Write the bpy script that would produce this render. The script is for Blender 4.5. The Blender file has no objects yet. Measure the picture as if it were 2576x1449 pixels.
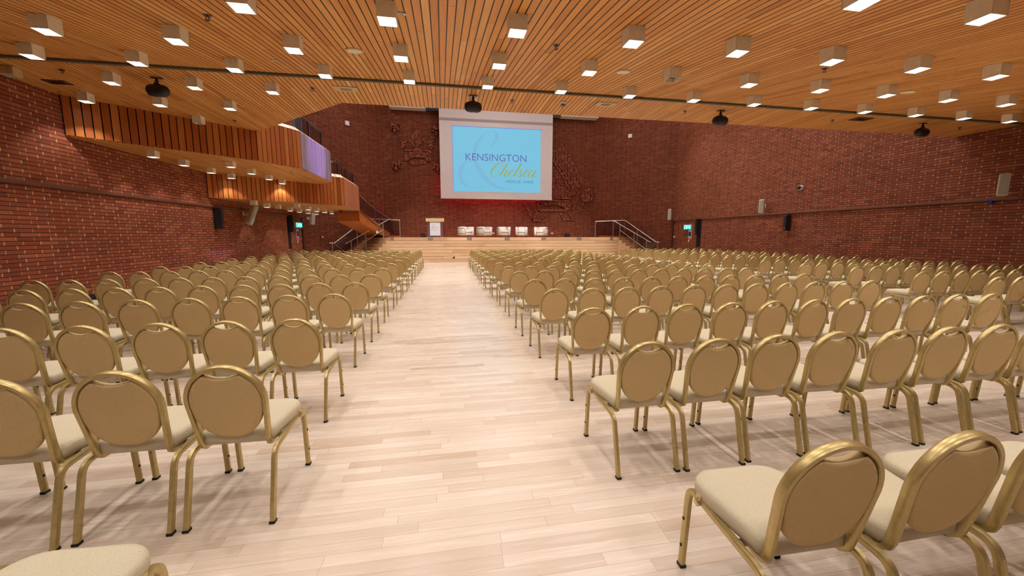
import bpy, bmesh, math, random
from mathutils import Vector, Matrix
random.seed(7)
SC = bpy.context.scene
COL = SC.collection
PI = math.pi

# ------------------------------------------------------------------ node helper
class G:
    """tiny expression builder for shader node graphs"""
    def __init__(s, mat):
        mat.use_nodes = True
        s.t = mat.node_tree; s.t.nodes.clear()
    def n(s, kind, ins=None, **props):
        nd = s.t.nodes.new(kind)
        for k, v in props.items(): setattr(nd, k, v)
        for k, v in (ins or {}).items():
            sk = nd.inputs[k]
            if isinstance(v, bpy.types.NodeSocket): s.t.links.new(v, sk)
            else: sk.default_value = v
        return nd
    def m(s, op, a, b=0.0, c=0.0):
        return s.n('ShaderNodeMath', {0: a, 1: b, 2: c}, operation=op).outputs[0]
    def mix(s, f, a, b, blend='MIX'):
        nd = s.n('ShaderNodeMix', data_type='RGBA', blend_type=blend)
        for i, v in ((0, f), (6, a), (7, b)):
            sk = nd.inputs[i]
            if isinstance(v, bpy.types.NodeSocket): s.t.links.new(v, sk)
            else: sk.default_value = v
        return nd.outputs[2]
    def ramp(s, f, stops):
        nd = s.n('ShaderNodeValToRGB', {0: f}); cr = nd.color_ramp
        while len(cr.elements) < len(stops): cr.elements.new(.5)
        for e, (p, c) in zip(cr.elements, stops): e.position = p; e.color = (*c, 1)
        return nd.outputs[0]
    def noise(s, vec, scale, detail=2.0, rough=.5):
        return s.n('ShaderNodeTexNoise', {'Vector': vec, 'Scale': scale, 'Detail': detail, 'Roughness': rough}).outputs[0]
    def white(s, x, y):
        v = s.n('ShaderNodeCombineXYZ', {0: x, 1: y}).outputs[0]
        return s.n('ShaderNodeTexWhiteNoise', {'Vector': v}, noise_dimensions='2D').outputs[0]
    def xyz(s, x=0.0, y=0.0, z=0.0):
        return s.n('ShaderNodeCombineXYZ', {0: x, 1: y, 2: z}).outputs[0]
    def out(s, color, rough=.5, metal=0.0, spec=.5, height=None, bump=.3, dist=.01, emit=None, estr=0.0, alpha=None, trans=None):
        p = s.n('ShaderNodeBsdfPrincipled')
        def put(k, v):
            if isinstance(v, bpy.types.NodeSocket): s.t.links.new(v, p.inputs[k])
            else: p.inputs[k].default_value = v
        put('Base Color', color if isinstance(color, bpy.types.NodeSocket) else (*color, 1))
        put('Roughness', rough); put('Metallic', metal); put('Specular IOR Level', spec)
        if emit is not None:
            put('Emission Color', emit if isinstance(emit, bpy.types.NodeSocket) else (*emit, 1)); put('Emission Strength', estr)
        if alpha is not None: put('Alpha', alpha)
        if trans is not None: put('Transmission Weight', trans)
        if height is not None:
            b = s.n('ShaderNodeBump', {'Height': height, 'Strength': bump, 'Distance': dist})
            s.t.links.new(b.outputs[0], p.inputs['Normal'])
        o = s.n('ShaderNodeOutputMaterial'); s.t.links.new(p.outputs[0], o.inputs[0])

def lin(r, g, b):
    f = lambda c: (c/255/12.92) if c/255 <= .04045 else ((c/255+.055)/1.055)**2.4
    return (f(r), f(g), f(b))

M = {}
def plain(name, color, rough=.5, metal=0.0, var=.06, scale=30, **k):
    mat = bpy.data.materials.new(name); g = G(mat)
    tc = g.n('ShaderNodeTexCoord').outputs['Object']
    nz = g.noise(tc, scale, 3)
    a = tuple(max(0, c*(1-var)) for c in color); b = tuple(min(1, c*(1+var)) for c in color)
    col = g.ramp(nz, [(.3, a), (.7, b)])
    g.out(col, rough, metal, **k); M[name] = mat; return mat
def glow(name, color, strength):
    mat = bpy.data.materials.new(name); g = G(mat)
    tc = g.n('ShaderNodeTexCoord').outputs['Object']
    nz = g.noise(tc, 6, 1)
    col = g.ramp(nz, [(.2, tuple(c*.96 for c in color)), (.8, color)])
    g.out((.02, .02, .02), .6, emit=col, estr=strength); M[name] = mat

# ------------------------------------------------------------------ materials
def brick_material(name, bright=1.0, hue=(1, 1, 1)):
    mat = bpy.data.materials.new(name); g = G(mat)
    uv = g.n('ShaderNodeTexCoord').outputs['UV']
    sp = g.n('ShaderNodeSeparateXYZ', {0: uv}); u, v = sp.outputs[0], sp.outputs[1]
    row = g.m('FLOOR', g.m('DIVIDE', v, .075))
    fv = g.m('FRACT', g.m('DIVIDE', v, .075))
    par = g.m('FLOORED_MODULO', row, 2.0)
    uu = g.m('ADD', g.m('DIVIDE', u, .305), g.m('MULTIPLY', par, .36))
    fu = g.m('FRACT', uu); bid = g.m('FLOOR', uu)
    wn = g.white(bid, row)
    base = g.ramp(wn, [(0, lin(122, 60, 40)), (.35, lin(148, 78, 52)), (.7, lin(136, 68, 46)), (1, lin(166, 94, 64))])
    big = g.noise(uv, .9, 3)
    base = g.mix(g.m('MULTIPLY', g.m('SUBTRACT', big, .35), .9), base, (*lin(112, 58, 42), 1))
    fine = g.noise(uv, 90, 3)
    base = g.mix(.25, base, g.ramp(fine, [(.3, (.25, .2, .18)), (.7, (1, .95, .9))]), 'MULTIPLY')
    vj = g.m('LESS_THAN', fu, .066)
    hj = g.m('LESS_THAN', fv, .17)
    pale = g.ramp(g.white(g.m('ADD', bid, 17.0), row), [(0, lin(134, 98, 74)), (1, lin(190, 150, 114))])
    c = g.mix(vj, base, pale)
    c = g.mix(hj, c, (*lin(58, 24, 18), 1))
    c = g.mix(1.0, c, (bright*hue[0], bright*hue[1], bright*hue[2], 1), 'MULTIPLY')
    h = g.m('SUBTRACT', 1.0, g.m('MAXIMUM', hj, g.m('MULTIPLY', vj, .5)))
    g.out(c, .75, spec=.25, height=h, bump=.5, dist=.012)
    M[name] = mat
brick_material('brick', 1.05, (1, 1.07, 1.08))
brick_material('brick_left_lit', 1.4, (1, 1.07, 1.08))  # same brick lightened: ceiling light on the left wall put into the colour
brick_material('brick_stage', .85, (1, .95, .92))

def floor_material():
    mat = bpy.data.materials.new('floor_boards'); g = G(mat)
    ob = g.n('ShaderNodeTexCoord').outputs['Object']
    sp = g.n('ShaderNodeSeparateXYZ', {0: ob}); x, y = sp.outputs[0], sp.outputs[1]
    r = g.m('FLOOR', g.m('DIVIDE', y, .072)); fy = g.m('FRACT', g.m('DIVIDE', y, .072))
    ux = g.m('ADD', g.m('DIVIDE', x, .85), g.m('MULTIPLY', g.white(r, 3.0), 7.0))
    b = g.m('FLOOR', ux); fx = g.m('FRACT', ux)
    wn = g.white(b, r)
    c = g.ramp(wn, [(0, lin(217, 199, 181)), (.3, lin(228, 213, 197)), (.62, lin(234, 220, 205)), (.9, lin(224, 207, 189)), (1, lin(208, 185, 163))])
    gv = g.xyz(g.m('MULTIPLY', x, 2.2), g.m('MULTIPLY', y, 45.0), wn)
    gr = g.noise(gv, 1.0, 4, .6)
    c = g.mix(.30, c, g.ramp(gr, [(.3, (.72, .62, .54)), (.65, (1, 1, 1))]), 'MULTIPLY')
    bl = g.noise(ob, .7, 3)
    c = g.mix(.22, c, g.ramp(bl, [(.35, (.86, .76, .70)), (.65, (1, 1, 1))]), 'MULTIPLY')
    gap = g.m('MAXIMUM', g.m('LESS_THAN', fy, .03), g.m('LESS_THAN', fx, .003))
    c = g.mix(g.m('MULTIPLY', gap, .55), c, (*lin(150, 112, 82), 1))
    rough = g.m('MULTIPLY_ADD', gr, .16, .18)
    g.out(c, rough, spec=.45, height=g.m('SUBTRACT', 1.0, gap), bump=.12, dist=.003)
    M['floor_boards'] = mat
floor_material()

def plank_ceiling(name, pitch, stops, across=0, length=2.1):
    mat = bpy.data.materials.new(name); g = G(mat)
    ob = g.n('ShaderNodeTexCoord').outputs['Object']
    sp = g.n('ShaderNodeSeparateXYZ', {0: ob}); x, y = sp.outputs[across], sp.outputs[1-across]
    r = g.m('FLOOR', g.m('DIVIDE', x, pitch)); f = g.m('FRACT', g.m('DIVIDE', x, pitch))
    uy = g.m('ADD', g.m('DIVIDE', y, length), g.m('MULTIPLY', g.white(r, 5.0), 9.0))
    b = g.m('FLOOR', uy); fy = g.m('FRACT', uy)
    wn = g.white(r, b)
    c = g.ramp(wn, stops)
    gv = g.xyz(g.m('MULTIPLY', x, 40.0), g.m('MULTIPLY', y, 2.0), wn)
    gr = g.noise(gv, 1.0, 4, .6)
    c = g.mix(.5, c, g.ramp(gr, [(.3, (.66, .54, .42)), (.7, (1, 1, 1))]), 'MULTIPLY')
    c = g.mix(g.m('MULTIPLY', g.m('LESS_THAN', fy, .004), .5), c, (.03, .01, .004, 1))
    gap = g.m('LESS_THAN', f, .15)
    c = g.mix(gap, c, (.012, .003, .001, 1))
    g.out(c, .42, spec=.35, height=g.m('SUBTRACT', 1.0, gap), bump=.5, dist=.015)
    M[name] = mat
ORANGE = [(0, lin(216, 148, 78)), (.3, lin(238, 174, 96)), (.6, lin(228, 160, 88)), (.8, lin(247, 192, 116)), (1, lin(206, 138, 72))]
plank_ceiling('ceiling_planks', .0835, ORANGE)
plank_ceiling('soffit_planks', .0835, ORANGE)

def tint_wood(name, stops, rough=.4, gx=1.0, gz=1.0):
    """vertical boards with one tint per board kept in a colour attribute"""
    mat = bpy.data.materials.new(name); g = G(mat)
    at = g.n('ShaderNodeAttribute', attribute_name='tint').outputs['Fac']
    ob = g.n('ShaderNodeTexCoord').outputs['Object']
    c = g.ramp(at, stops)
    mp = g.n('ShaderNodeMapping', {0: ob, 3: (30*gx, 30*gx, 2.0*gz)}).outputs[0]
    gr = g.noise(mp, 1.0, 4, .6)
    c = g.mix(.45, c, g.ramp(gr, [(.3, (.62, .5, .4)), (.7, (1, 1, 1))]), 'MULTIPLY')
    g.out(c, rough, spec=.4); M[name] = mat
tint_wood('fascia_wood', [(0, lin(164, 84, 34)), (.5, lin(188, 104, 46)), (1, lin(206, 128, 62))])
tint_wood('fascia_red', [(0, lin(168, 98, 66)), (.5, lin(186, 114, 82)), (1, lin(196, 126, 92))])
tint_wood('stage_wood', [(0, lin(206, 164, 126)), (.5, lin(218, 180, 142)), (1, lin(226, 192, 156))], .45, .06, 14)
tint_wood('fascia_violet_lit', [(0, lin(150, 126, 150)), (.5, lin(170, 142, 166)), (1, lin(184, 154, 176))])  # orange boards toned violet, the coloured light mixed into their base colour
plain('void_black', (.012, .007, .005), .8)
plain('pale_wood', lin(226, 190, 158), .45, var=.08, scale=8)
plain('orange_wood', lin(184, 102, 44), .4, var=.12, scale=7)
plain('stair_wood', lin(176, 128, 92), .5, var=.10, scale=9)
plain('gold_paint', lin(192, 172, 116), .34, .55, var=.10, scale=40)
def fabric(name, base, fleck, dark):
    mat = bpy.data.materials.new(name); g = G(mat)
    ob = g.n('ShaderNodeTexCoord').outputs['Object']
    a = g.noise(ob, 420, 2, .6)
    c = g.ramp(a, [(.35, tuple(v*.84 for v in base)), (.65, base)])
    sp = g.noise(ob, 160, 1, .5)
    c = g.mix(g.m('MULTIPLY', g.m('GREATER_THAN', sp, .69), .42), c, (*dark, 1))
    s2 = g.noise(g.n('ShaderNodeMapping', {0: ob, 1: (3, 5, 7)}).outputs[0], 130, 1, .5)
    c = g.mix(g.m('MULTIPLY', g.m('GREATER_THAN', s2, .69), .4), c, (*fleck, 1))
    g.out(c, .9, spec=.12, height=a, bump=.25, dist=.002); M[name] = mat
fabric('seat_fabric', lin(214, 202, 174), lin(176, 174, 164), lin(160, 144, 122))
fabric('back_fabric', lin(220, 193, 142), lin(212, 176, 150), lin(166, 142, 106))
plain('rubber_black', (.012, .011, .01), .7)
plain('nickel', lin(206, 188, 146), .3, .8)
plain('steel', lin(196, 188, 184), .22, .9, var=.04)
plain('dark_steel', lin(96, 92, 104), .35, .7, var=.05)
plain('lamp_housing', lin(240, 230, 210), .6, var=.06, scale=14)
plain('lamp_dead', lin(110, 104, 92), .6)
glow('lamp_glow', (.93, .97, 1.0), 9.0)
plain('track_grey', lin(104, 98, 84), .6, .2)
plain('pod_black', (.010, .009, .014), .45)
plain('speaker_black', (.014, .017, .028), .38)
plain('speaker_white', lin(214, 206, 190), .5)
plain('grille_grey', lin(170, 168, 160), .6)
plain('plate_beige', lin(206, 178, 136), .5)
plain('white_paint', lin(226, 222, 214), .55, var=.03)
plain('screen_cloth', lin(232, 222, 230), .85, var=.02, scale=4)
plain('screen_grey', lin(178, 166, 174), .85, var=.02)
plain('leather_white', lin(238, 228, 222), .45, var=.03, scale=9)
plain('chrome', lin(190, 180, 176), .15, 1.0, var=.02)
plain('banner_white', lin(228, 228, 238), .6, var=.02)
plain('truss_grey', lin(170, 166, 172), .35, .7)
plain('red_paint', lin(196, 36, 40), .45)
plain('salmon', lin(226, 128, 104), .5)
plain('blue_print', lin(52, 60, 120), .5)
plain('dim_red', lin(190, 120, 118), .5)
plain('camera_lens', (.01, .012, .02), .15)
plain('cable_grey', lin(170, 164, 150), .6)
plain('blue_plastic', lin(30, 40, 170), .4)
plain('grey_panel', lin(132, 132, 140), .6)
plain('rail_brown', lin(74, 48, 32), .5, .2)
plain('ledge_brick', lin(112, 66, 46), .7)
plain('void_dark', lin(16, 12, 18), .8)
glow('exit_green', lin(40, 214, 206), 1.5)
glow('exit_white', (.75, .95, .95), 1.6)
glow('projected_blue', lin(118, 196, 226), .95)
glow('logo_faint', lin(120, 184, 220), .95)
glow('logo_purple', lin(98, 84, 172), .95)
glow('logo_gold', lin(158, 172, 84), .95)
glow('logo_grey', lin(74, 104, 138), .95)
glow('violet_edge', lin(120, 140, 226), .9)
plain('print_faint', lin(184, 176, 200), .6)
plain('print_purple', lin(112, 104, 150), .6)
plain('print_gold', lin(222, 196, 170), .6)
plain('print_grey', lin(150, 150, 165), .6)
def glass_material():
    mat = bpy.data.materials.new('glass'); g = G(mat)
    t = g.n('ShaderNodeBsdfTransparent', {0: (.80, .80, .86, 1)}); s = g.n('ShaderNodeBsdfGlossy', {0: (.8, .85, 1, 1), 1: .05})
    ob = g.n('ShaderNodeTexCoord').outputs['Object']
    f = g.m('MULTIPLY_ADD', g.noise(ob, 3.0, 1), .02, .06)
    mx = g.n('ShaderNodeMixShader', {0: f, 1: t.outputs[0], 2: s.outputs[0]})
    o = g.n('ShaderNodeOutputMaterial'); g.t.links.new(mx.outputs[0], o.inputs[0]); M['glass'] = mat
glass_material()

# ------------------------------------------------------------------ mesh builder
class MB:
    def __init__(s): s.v = []; s.f = []; s.mi = []; s.tint = []; s.m = 0; s.t = .5
    def face(s, idx): s.f.append(tuple(idx)); s.mi.append(s.m); s.tint.append(s.t)
    def quad(s, a, b, c, d):
        n = len(s.v); s.v += [tuple(a), tuple(b), tuple(c), tuple(d)]; s.face((n, n+1, n+2, n+3)); return s
    def box(s, c, size, rz=0.0, rot=None, bev=0.0):
        hx, hy, hz = size[0]/2, size[1]/2, size[2]/2
        R = rot if rot is not None else Matrix.Rotation(rz, 3, 'Z')
        C = Vector(c)
        if bev <= 0:
            n = len(s.v)
            for z in (-hz, hz):
                for x, y in ((-hx, -hy), (hx, -hy), (hx, hy), (-hx, hy)):
                    s.v.append(tuple(C + R @ Vector((x, y, z))))
            for q in ((3, 2, 1, 0), (4, 5, 6, 7), (0, 1, 5, 4), (1, 2, 6, 5), (2, 3, 7, 6), (3, 0, 4, 7)): s.face([n+i for i in q])
        else:
            b = min(bev, hx*.9, hy*.9, hz*.9); rings = []
            for z, k in ((-hz, 1), (-hz+b, 0), (hz-b, 0), (hz, 1)):
                d = b*k
                ring = []
                for sx, sy in ((-1, -1), (1, -1), (1, 1), (-1, 1)):
                    X, Y = hx-d, hy-d
                    pts = [(-X+b*.6, -Y), (X-b*.6, -Y), (X, -Y+b*.6), (X, Y-b*.6), (X-b*.6, Y), (-X+b*.6, Y), (-X, Y-b*.6), (-X, -Y+b*.6)]
                rings.append([tuple(C + R @ Vector((p[0], p[1], z))) for p in pts])
            s.loft(rings)
        return s
    def loft(s, rings, cap=True, closed=False):
        n0 = len(s.v); k = len(rings[0])
        for r in rings: s.v += [tuple(p) for p in r]
        m = len(rings)
        for i in range(m if closed else m-1):
            a = n0+i*k; b = n0+((i+1) % m)*k
            for j in range(k): s.face((a+j, a+(j+1) % k, b+(j+1) % k, b+j))
        if cap and not closed:
            s.face([n0+j for j in reversed(range(k))]); s.face([n0+(m-1)*k+j for j in range(k)])
        return s
    def sweep(s, path, nrm, a, b, ch=.25, cap=True, closed=False):
        """box section: half size a along nrm, b along the binormal, kept by rotation minimising transport"""
        P = [Vector(p) for p in path]; m = len(P); rings = []; n = Vector(nrm)
        for i in range(m):
            if closed: t = P[(i+1) % m]-P[i-1]
            else: t = P[min(i+1, m-1)]-P[max(i-1, 0)]
            t.normalize(); n = n-t*n.dot(t); n.normalize(); w = t.cross(n)
            ca, cb = a*(1-ch), b*(1-ch)
            sec = [(a, -cb), (a, cb), (ca, b), (-ca, b), (-a, cb), (-a, -cb), (-ca, -b), (ca, -b)]
            rings.append([P[i]+n*x+w*y for x, y in sec])
        return s.loft(rings, cap, closed)
    def tube(s, path, r, seg=8, cap=True):
        P = [Vector(p) for p in path]; m = len(P); rings = []; n = None
        for i in range(m):
            t = (P[min(i+1, m-1)]-P[max(i-1, 0)]).normalized()
            if n is None:
                n = t.cross(Vector((0, 0, 1)))
                if n.length < .1: n = t.cross(Vector((1, 0, 0)))
            n = (n-t*n.dot(t)).normalized(); w = t.cross(n)
            rr = r[i] if isinstance(r, (list, tuple)) else r
            rings.append([P[i]+(n*math.cos(2*PI*j/seg)+w*math.sin(2*PI*j/seg))*rr for j in range(seg)])
        return s.loft(rings, cap)
    def lathe(s, c, prof, seg=20, axis=(0, 0, 1), sx=1.0):
        A = Vector(axis).normalized(); U = A.orthogonal().normalized(); W = A.cross(U); C = Vector(c)
        rings = [[C+A*h+(U*math.cos(2*PI*j/seg)*sx+W*math.sin(2*PI*j/seg))*max(r, 1e-4) for j in range(seg)] for r, h in prof]
        return s.loft(rings)
    def prism(s, poly, z0, z1):
        rings = [[(x, y, z0) for x, y in poly], [(x, y, z1) for x, y in poly]]
        return s.loft(rings)
    def mesh(s, name, mats, smooth=False, uvwall=None):
        me = bpy.data.meshes.new(name); me.from_pydata(s.v, [], s.f)
        for m in (mats if isinstance(mats, (list, tuple)) else [mats]): me.materials.append(M[m] if isinstance(m, str) else m)
        me.polygons.foreach_set('material_index', s.mi)
        at = me.attributes.new('tint', 'FLOAT', 'FACE'); at.data.foreach_set('value', s.tint)
        bm = bmesh.new(); bm.from_mesh(me); bmesh.ops.recalc_face_normals(bm, faces=bm.faces); bm.to_mesh(me); bm.free()
        if smooth:
            for p in me.polygons: p.use_smooth = True
            try: me.set_sharp_from_angle(angle=math.radians(smooth if smooth > 1 else 40))
            except Exception: pass
        if uvwall:
            d = Vector(uvwall); ul = me.uv_layers.new(name='wall')
            for l in me.loops:
                co = me.vertices[l.vertex_index].co
                ul.data[l.index].uv = (co.dot(d), co.z)
        return me
    def build(s, name, mats, parent=None, loc=(0, 0, 0), rz=0.0, smooth=False, uvwall=None):
        return link(name, s.mesh(name, mats, smooth, uvwall), parent, loc, rz)

def link(name, data, parent=None, loc=(0, 0, 0), rz=0.0):
    o = bpy.data.objects.new(name, data); COL.objects.link(o); o.location = loc; o.rotation_euler = (0, 0, rz)
    if parent is not None: o.parent = parent
    return o
def thing(name, label, cat, loc=(0, 0, 0), rz=0.0, group=None):
    o = link(name, None, None, loc, rz); o.empty_display_size = .1
    return tag(o, label, cat, group)
def tag(o, label, cat, group=None):
    o['label'] = label; o['category'] = cat
    if group: o['group'] = group
    return o
def struct(o): o['kind'] = 'structure'; return o
def kids(o): return [c for c in bpy.data.objects if c.parent is o]
def copy_thing(root, tree, loc, rz, label, group=None):
    """tree: list of (part, [sub-parts]) of root"""
    r = root.copy(); COL.objects.link(r); r.location = loc; r.rotation_euler = (0, 0, rz); r['label'] = label
    if group: r['group'] = group
    for p, subs in tree:
        c = p.copy(); COL.objects.link(c); c.parent = r
        for q in subs:
            d = q.copy(); COL.objects.link(d); d.parent = c
    return r
def ordinal(n):
    w = ['first', 'second', 'third', 'fourth', 'fifth', 'sixth', 'seventh', 'eighth', 'ninth', 'tenth', 'eleventh', 'twelfth', 'thirteenth', 'fourteenth', 'fifteenth', 'sixteenth']
    return w[n-1]

# ------------------------------------------------------------------ camera
cam = bpy.data.cameras.new('camera'); co = bpy.data.objects.new('camera', cam); COL.objects.link(co)
cam.sensor_width = 36; cam.lens = 970/2576*36; cam.sensor_fit = 'HORIZONTAL'; cam.clip_start = .05; cam.clip_end = 200
co.location = (0, 0, 1.53); co.rotation_euler = (math.radians(90-7.729), 0, math.radians(-10.02))
SC.camera = co
def shot(P):
    d = co.rotation_euler.to_matrix().transposed() @ (Vector(P)-co.location)
    if d.z > -.05: return None
    return (1288+970*d.x/-d.z, 724.5-970*d.y/-d.z, -d.z)

# ------------------------------------------------------------------ the hall
XL, XR, YB, YC, HALL = -7.3, 14.08, -4.0, 25.7, 11.0
CL, CR, YS = -3.65, 10.4, 22.05          # stage wall corners and where the canted walls begin
CZ, KY, SL = 4.25, 7.6, .158             # low ceiling: flat height, kink, slope
def ceil_z(y): return CZ-SL*max(0.0, KY-y)

b = MB(); b.prism([(XL-.3, YB-.3), (XR+.3, YB-.3), (XR+.3, YC+.3), (XL-.3, YC+.3)], -.12, 0)
struct(b.build('floor', 'floor_boards'))
def wall(name, p, q, z0, z1, mat, th=.25):
    p, q = Vector((*p, 0)), Vector((*q, 0)); d = (q-p).normalized(); n = Vector((-d.y, d.x, 0))
    m = MB(); m.prism([(v.x, v.y) for v in (p, q, q+n*th, p+n*th)], z0, z1)
    return struct(m.build(name, mat, uvwall=d))
wall('wall_left', (XL, YB), (XL, YS), 0, HALL, 'brick_left_lit')
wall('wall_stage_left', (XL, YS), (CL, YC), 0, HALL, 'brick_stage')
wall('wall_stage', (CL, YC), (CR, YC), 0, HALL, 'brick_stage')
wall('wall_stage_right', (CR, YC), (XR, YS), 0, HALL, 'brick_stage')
wall('wall_right', (XR, YS), (XR, YB), 0, HALL, 'brick')
wall('wall_rear', (XR, YB), (XL, YB), 0, HALL, 'brick')
b = MB(); b.prism([(XL-.3, YB-.3), (XR+.3, YB-.3), (XR+.3, YC+.3), (XL-.3, YC+.3)], HALL, HALL+.2)
struct(b.build('ceiling_upper', 'white_paint'))
# low timber ceiling: sloped behind, flat towards its chamfered front edge
b = MB()
zb = ceil_z(YB)
b.loft([[(XL, YB, zb), (XL, KY, CZ), (XL, KY, CZ+.55), (XL, YB, zb+.55)], [(XR, YB, zb), (XR, KY, CZ), (XR, KY, CZ+.55), (XR, YB, zb+.55)]])
b.prism([(XL, KY), (XR, KY), (XR, 8.86), (-2.0, 8.9), (-4.78, 11.66), (XL, 9.38)], CZ, CZ+.55)
struct(b.build('ceiling', 'ceiling_planks'))
# lighting track along the kink
b = MB()
b.box((3.4, 7.47, CZ-.035), (21.2, .06, .05))
tag(b.build('lighting_track', 'track_grey'), 'long dark grey track crossing the timber ceiling', 'track')
# brick ledges along both side walls
for i, (x, s) in enumerate(((XL, 1), (XR, -1))):
    b = MB(); b.sweep([(x+s*.03, YB, 2.46), (x+s*.03, YS, 2.46)], (1, 0, 0), .03, .035)
    struct(b.build('trim_%d' % (i+1), 'ledge_brick'))
# white soffit over the stage
for i, (x0, x1) in enumerate(((-3.0, -.87), (7.66, 10.2))):
    b = MB(); b.box(((x0+x1)/2, 25.40, 9.72), (x1-x0, .58, 1.12)); struct(b.build('trim_%d' % (i+3), 'white_paint'))

# ------------------------------------------------------------------ chairs
def arc(c, a, bb, t0, t1, n): return [(c[0]+a*math.cos(t0+(t1-t0)*i/n), c[1]+bb*math.sin(t0+(t1-t0)*i/n)) for i in range(n+1)]
def back_y(z): return -.142-.172*(z-.42)
NRM = Vector((0, 1, .172)).normalized()
def hoop_path(n=22):
    right = [(.164, -.045, .398), (.164, -.085, .387), (.164, -.115, .389), (.165, -.134, .402), (.166, -.142, .425)]
    for z in (.48, .54, .60, .65): right.append((.166+(z-.425)*.078, back_y(z), z))
    top = [(x, back_y(z), z) for x, z in arc((0, .668), .185, .192, 0, PI, n)]
    return right+top+[(-x, y, z) for x, y, z in reversed(right)]
def pad_rings(n=84):
    def outline(k):
        pts = []
        for i in range(n):
            t = 2*PI*i/n; up = math.sin(t) > 0; e = .98 if up else .82
            z = .178*math.sin(t) if up else -.216*abs(math.sin(t))**.80
            x = (.1735 if up else .1735-.008*abs(math.sin(t)))*math.copysign(abs(math.cos(t))**e, math.cos(t))
            if math.sin(t) > 0 and abs(x) < .088: z -= .046*(1-(x/.088)**2)
            pts.append((x*k, .668+z*k-(1-k)*.012))
        return pts
    rings = []
    for k, d in ((.90, -.017), (.965, -.016), (.995, -.010), (1, 0), (.99, .012), (.955, .020), (.88, .023)):
        rings.append([(x, back_y(z)+NRM.y*d, z+NRM.z*d) for x, z in outline(k)])
    return rings
def seat_rings():
    def outline(k):
        pts = []
        for cx_, cy_, a0, r in ((.117, .162, 0, .105), (-.117, .162, PI/2, .105), (-.148, -.096, PI, .040), (.148, -.096, 1.5*PI, .040)):
            for i in range(7):
                t = a0+PI/2*i/6; pts.append(((cx_+r*math.cos(t))*k, .04+(cy_+r*math.sin(t)-.04)*k))
        return pts
    tilt = lambda y: .445+.045*y
    rings = []
    for k, z in ((.93, -.046), (.985, -.037), (1.0, -.012), (.995, .010), (.965, .024), (.88, .031), (.6, .034)):
        rings.append([(x, y, tilt(y)+z) for x, y in outline(k)])
    return rings
LX = .207
def bez(pts, n=5):
    return [tuple(Vector(pts[0])*(1-t)**2+Vector(pts[1])*2*t*(1-t)+Vector(pts[2])*t*t) for t in (i/n for i in range(n+1))]
def front_leg(s):
    x = s*LX
    p = [(x, .270, .012), (x, .262, .16), (x, .252, .33)]+bez([(x, .250, .355), (x, .246, .412), (x, .198, .412)])+[(x, .10, .402), (x, .02, .394)]
    return p
def rear_leg(s):
    x = s*LX
    return [(x, .02, .394), (x, -.08, .385)]+bez([(x, -.125, .381), (x, -.178, .376), (x, -.192, .325)])+[(x, -.222, .20), (x, -.250, .09), (x, -.268, .012)]

def chair_parts():
    P = {}
    P['seat'] = MB().loft(seat_rings()).mesh('seat', 'seat_fabric', 50)
    m = MB(); rings = pad_rings(); m.loft(rings); P['backrest'] = m.mesh('backrest', ['back_fabric'], 50)
    P['back_frame'] = MB().sweep(hoop_path(), (1, 0, 0), .0115, .0175, .35).mesh('back_frame', 'gold_paint', 35)
    m = MB(); m.sweep([(-LX, .17, .404), (LX, .17, .404)], (0, 0, 1), .010, .012); m.sweep([(-LX, -.045, .388), (LX, -.045, .388)], (0, 0, 1), .010, .012); m.sweep([(-.1, -.05, .388), (-.1, .18, .404)], (1, 0, 0), .010, .009); m.sweep([(.1, -.05, .388), (.1, .18, .404)], (1, 0, 0), .010, .009)
    P['seat_frame'] = m.mesh('seat_frame', 'gold_paint')
    for s, n in ((-1, 'l'), (1, 'r')):
        P['fl'+n] = MB().sweep(front_leg(s), (1, 0, 0), .0125, .0150, .3).mesh('leg', 'gold_paint', 40)
        P['rl'+n] = MB().sweep(rear_leg(s), (1, 0, 0), .0125, .0150, .3).mesh('leg', 'gold_paint', 40)
        P['ff'+n] = MB().box((s*LX, .270, .007), (.028, .033, .014)).mesh('foot', 'rubber_black')
        P['rf'+n] = MB().box((s*LX, -.268, .007), (.028, .033, .014)).mesh('foot', 'rubber_black')
        for q, (z, y) in enumerate(((.115, .2645), (.255, .2575))): P['pg%d' % q+n] = MB().lathe((s*(LX+.0122), y, z), [(.0075, 0), (.0075, .003), (.004, .0045)], 10, (s, 0, 0)).mesh('plug', 'rubber_black')
        m = MB(); m.lathe((s*(LX+.012), .165, .405), [(.017, 0), (.017, .012), (.012, .016)], 12, (s, 0, 0)); m.box((s*(LX+.012), .165, .425), (.006, .03, .03))
        P['lk'+n] = m.mesh('link_bracket', 'nickel')
    return P
CP = chair_parts()
def make_chair(full):
    r = thing('banquet_chair', '', 'chair'); tree = []
    for k in ('seat', 'backrest', 'back_frame', 'seat_frame'): tree.append((link(k, CP[k], r), []))
    for n in 'lr':
        f = link('leg', CP['fl'+n], r); g = link('leg', CP['rl'+n], r)
        if full:
            tree.append((f, [link('foot', CP['ff'+n], f), link('plug', CP['pg0'+n], f), link('plug', CP['pg1'+n], f)])); tree.append((g, [link('foot', CP['rf'+n], g)]))
            tree.append((link('link_bracket', CP['lk'+n], r), []))
        else: tree += [(f, []), (g, [])]
    return r, tree
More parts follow.
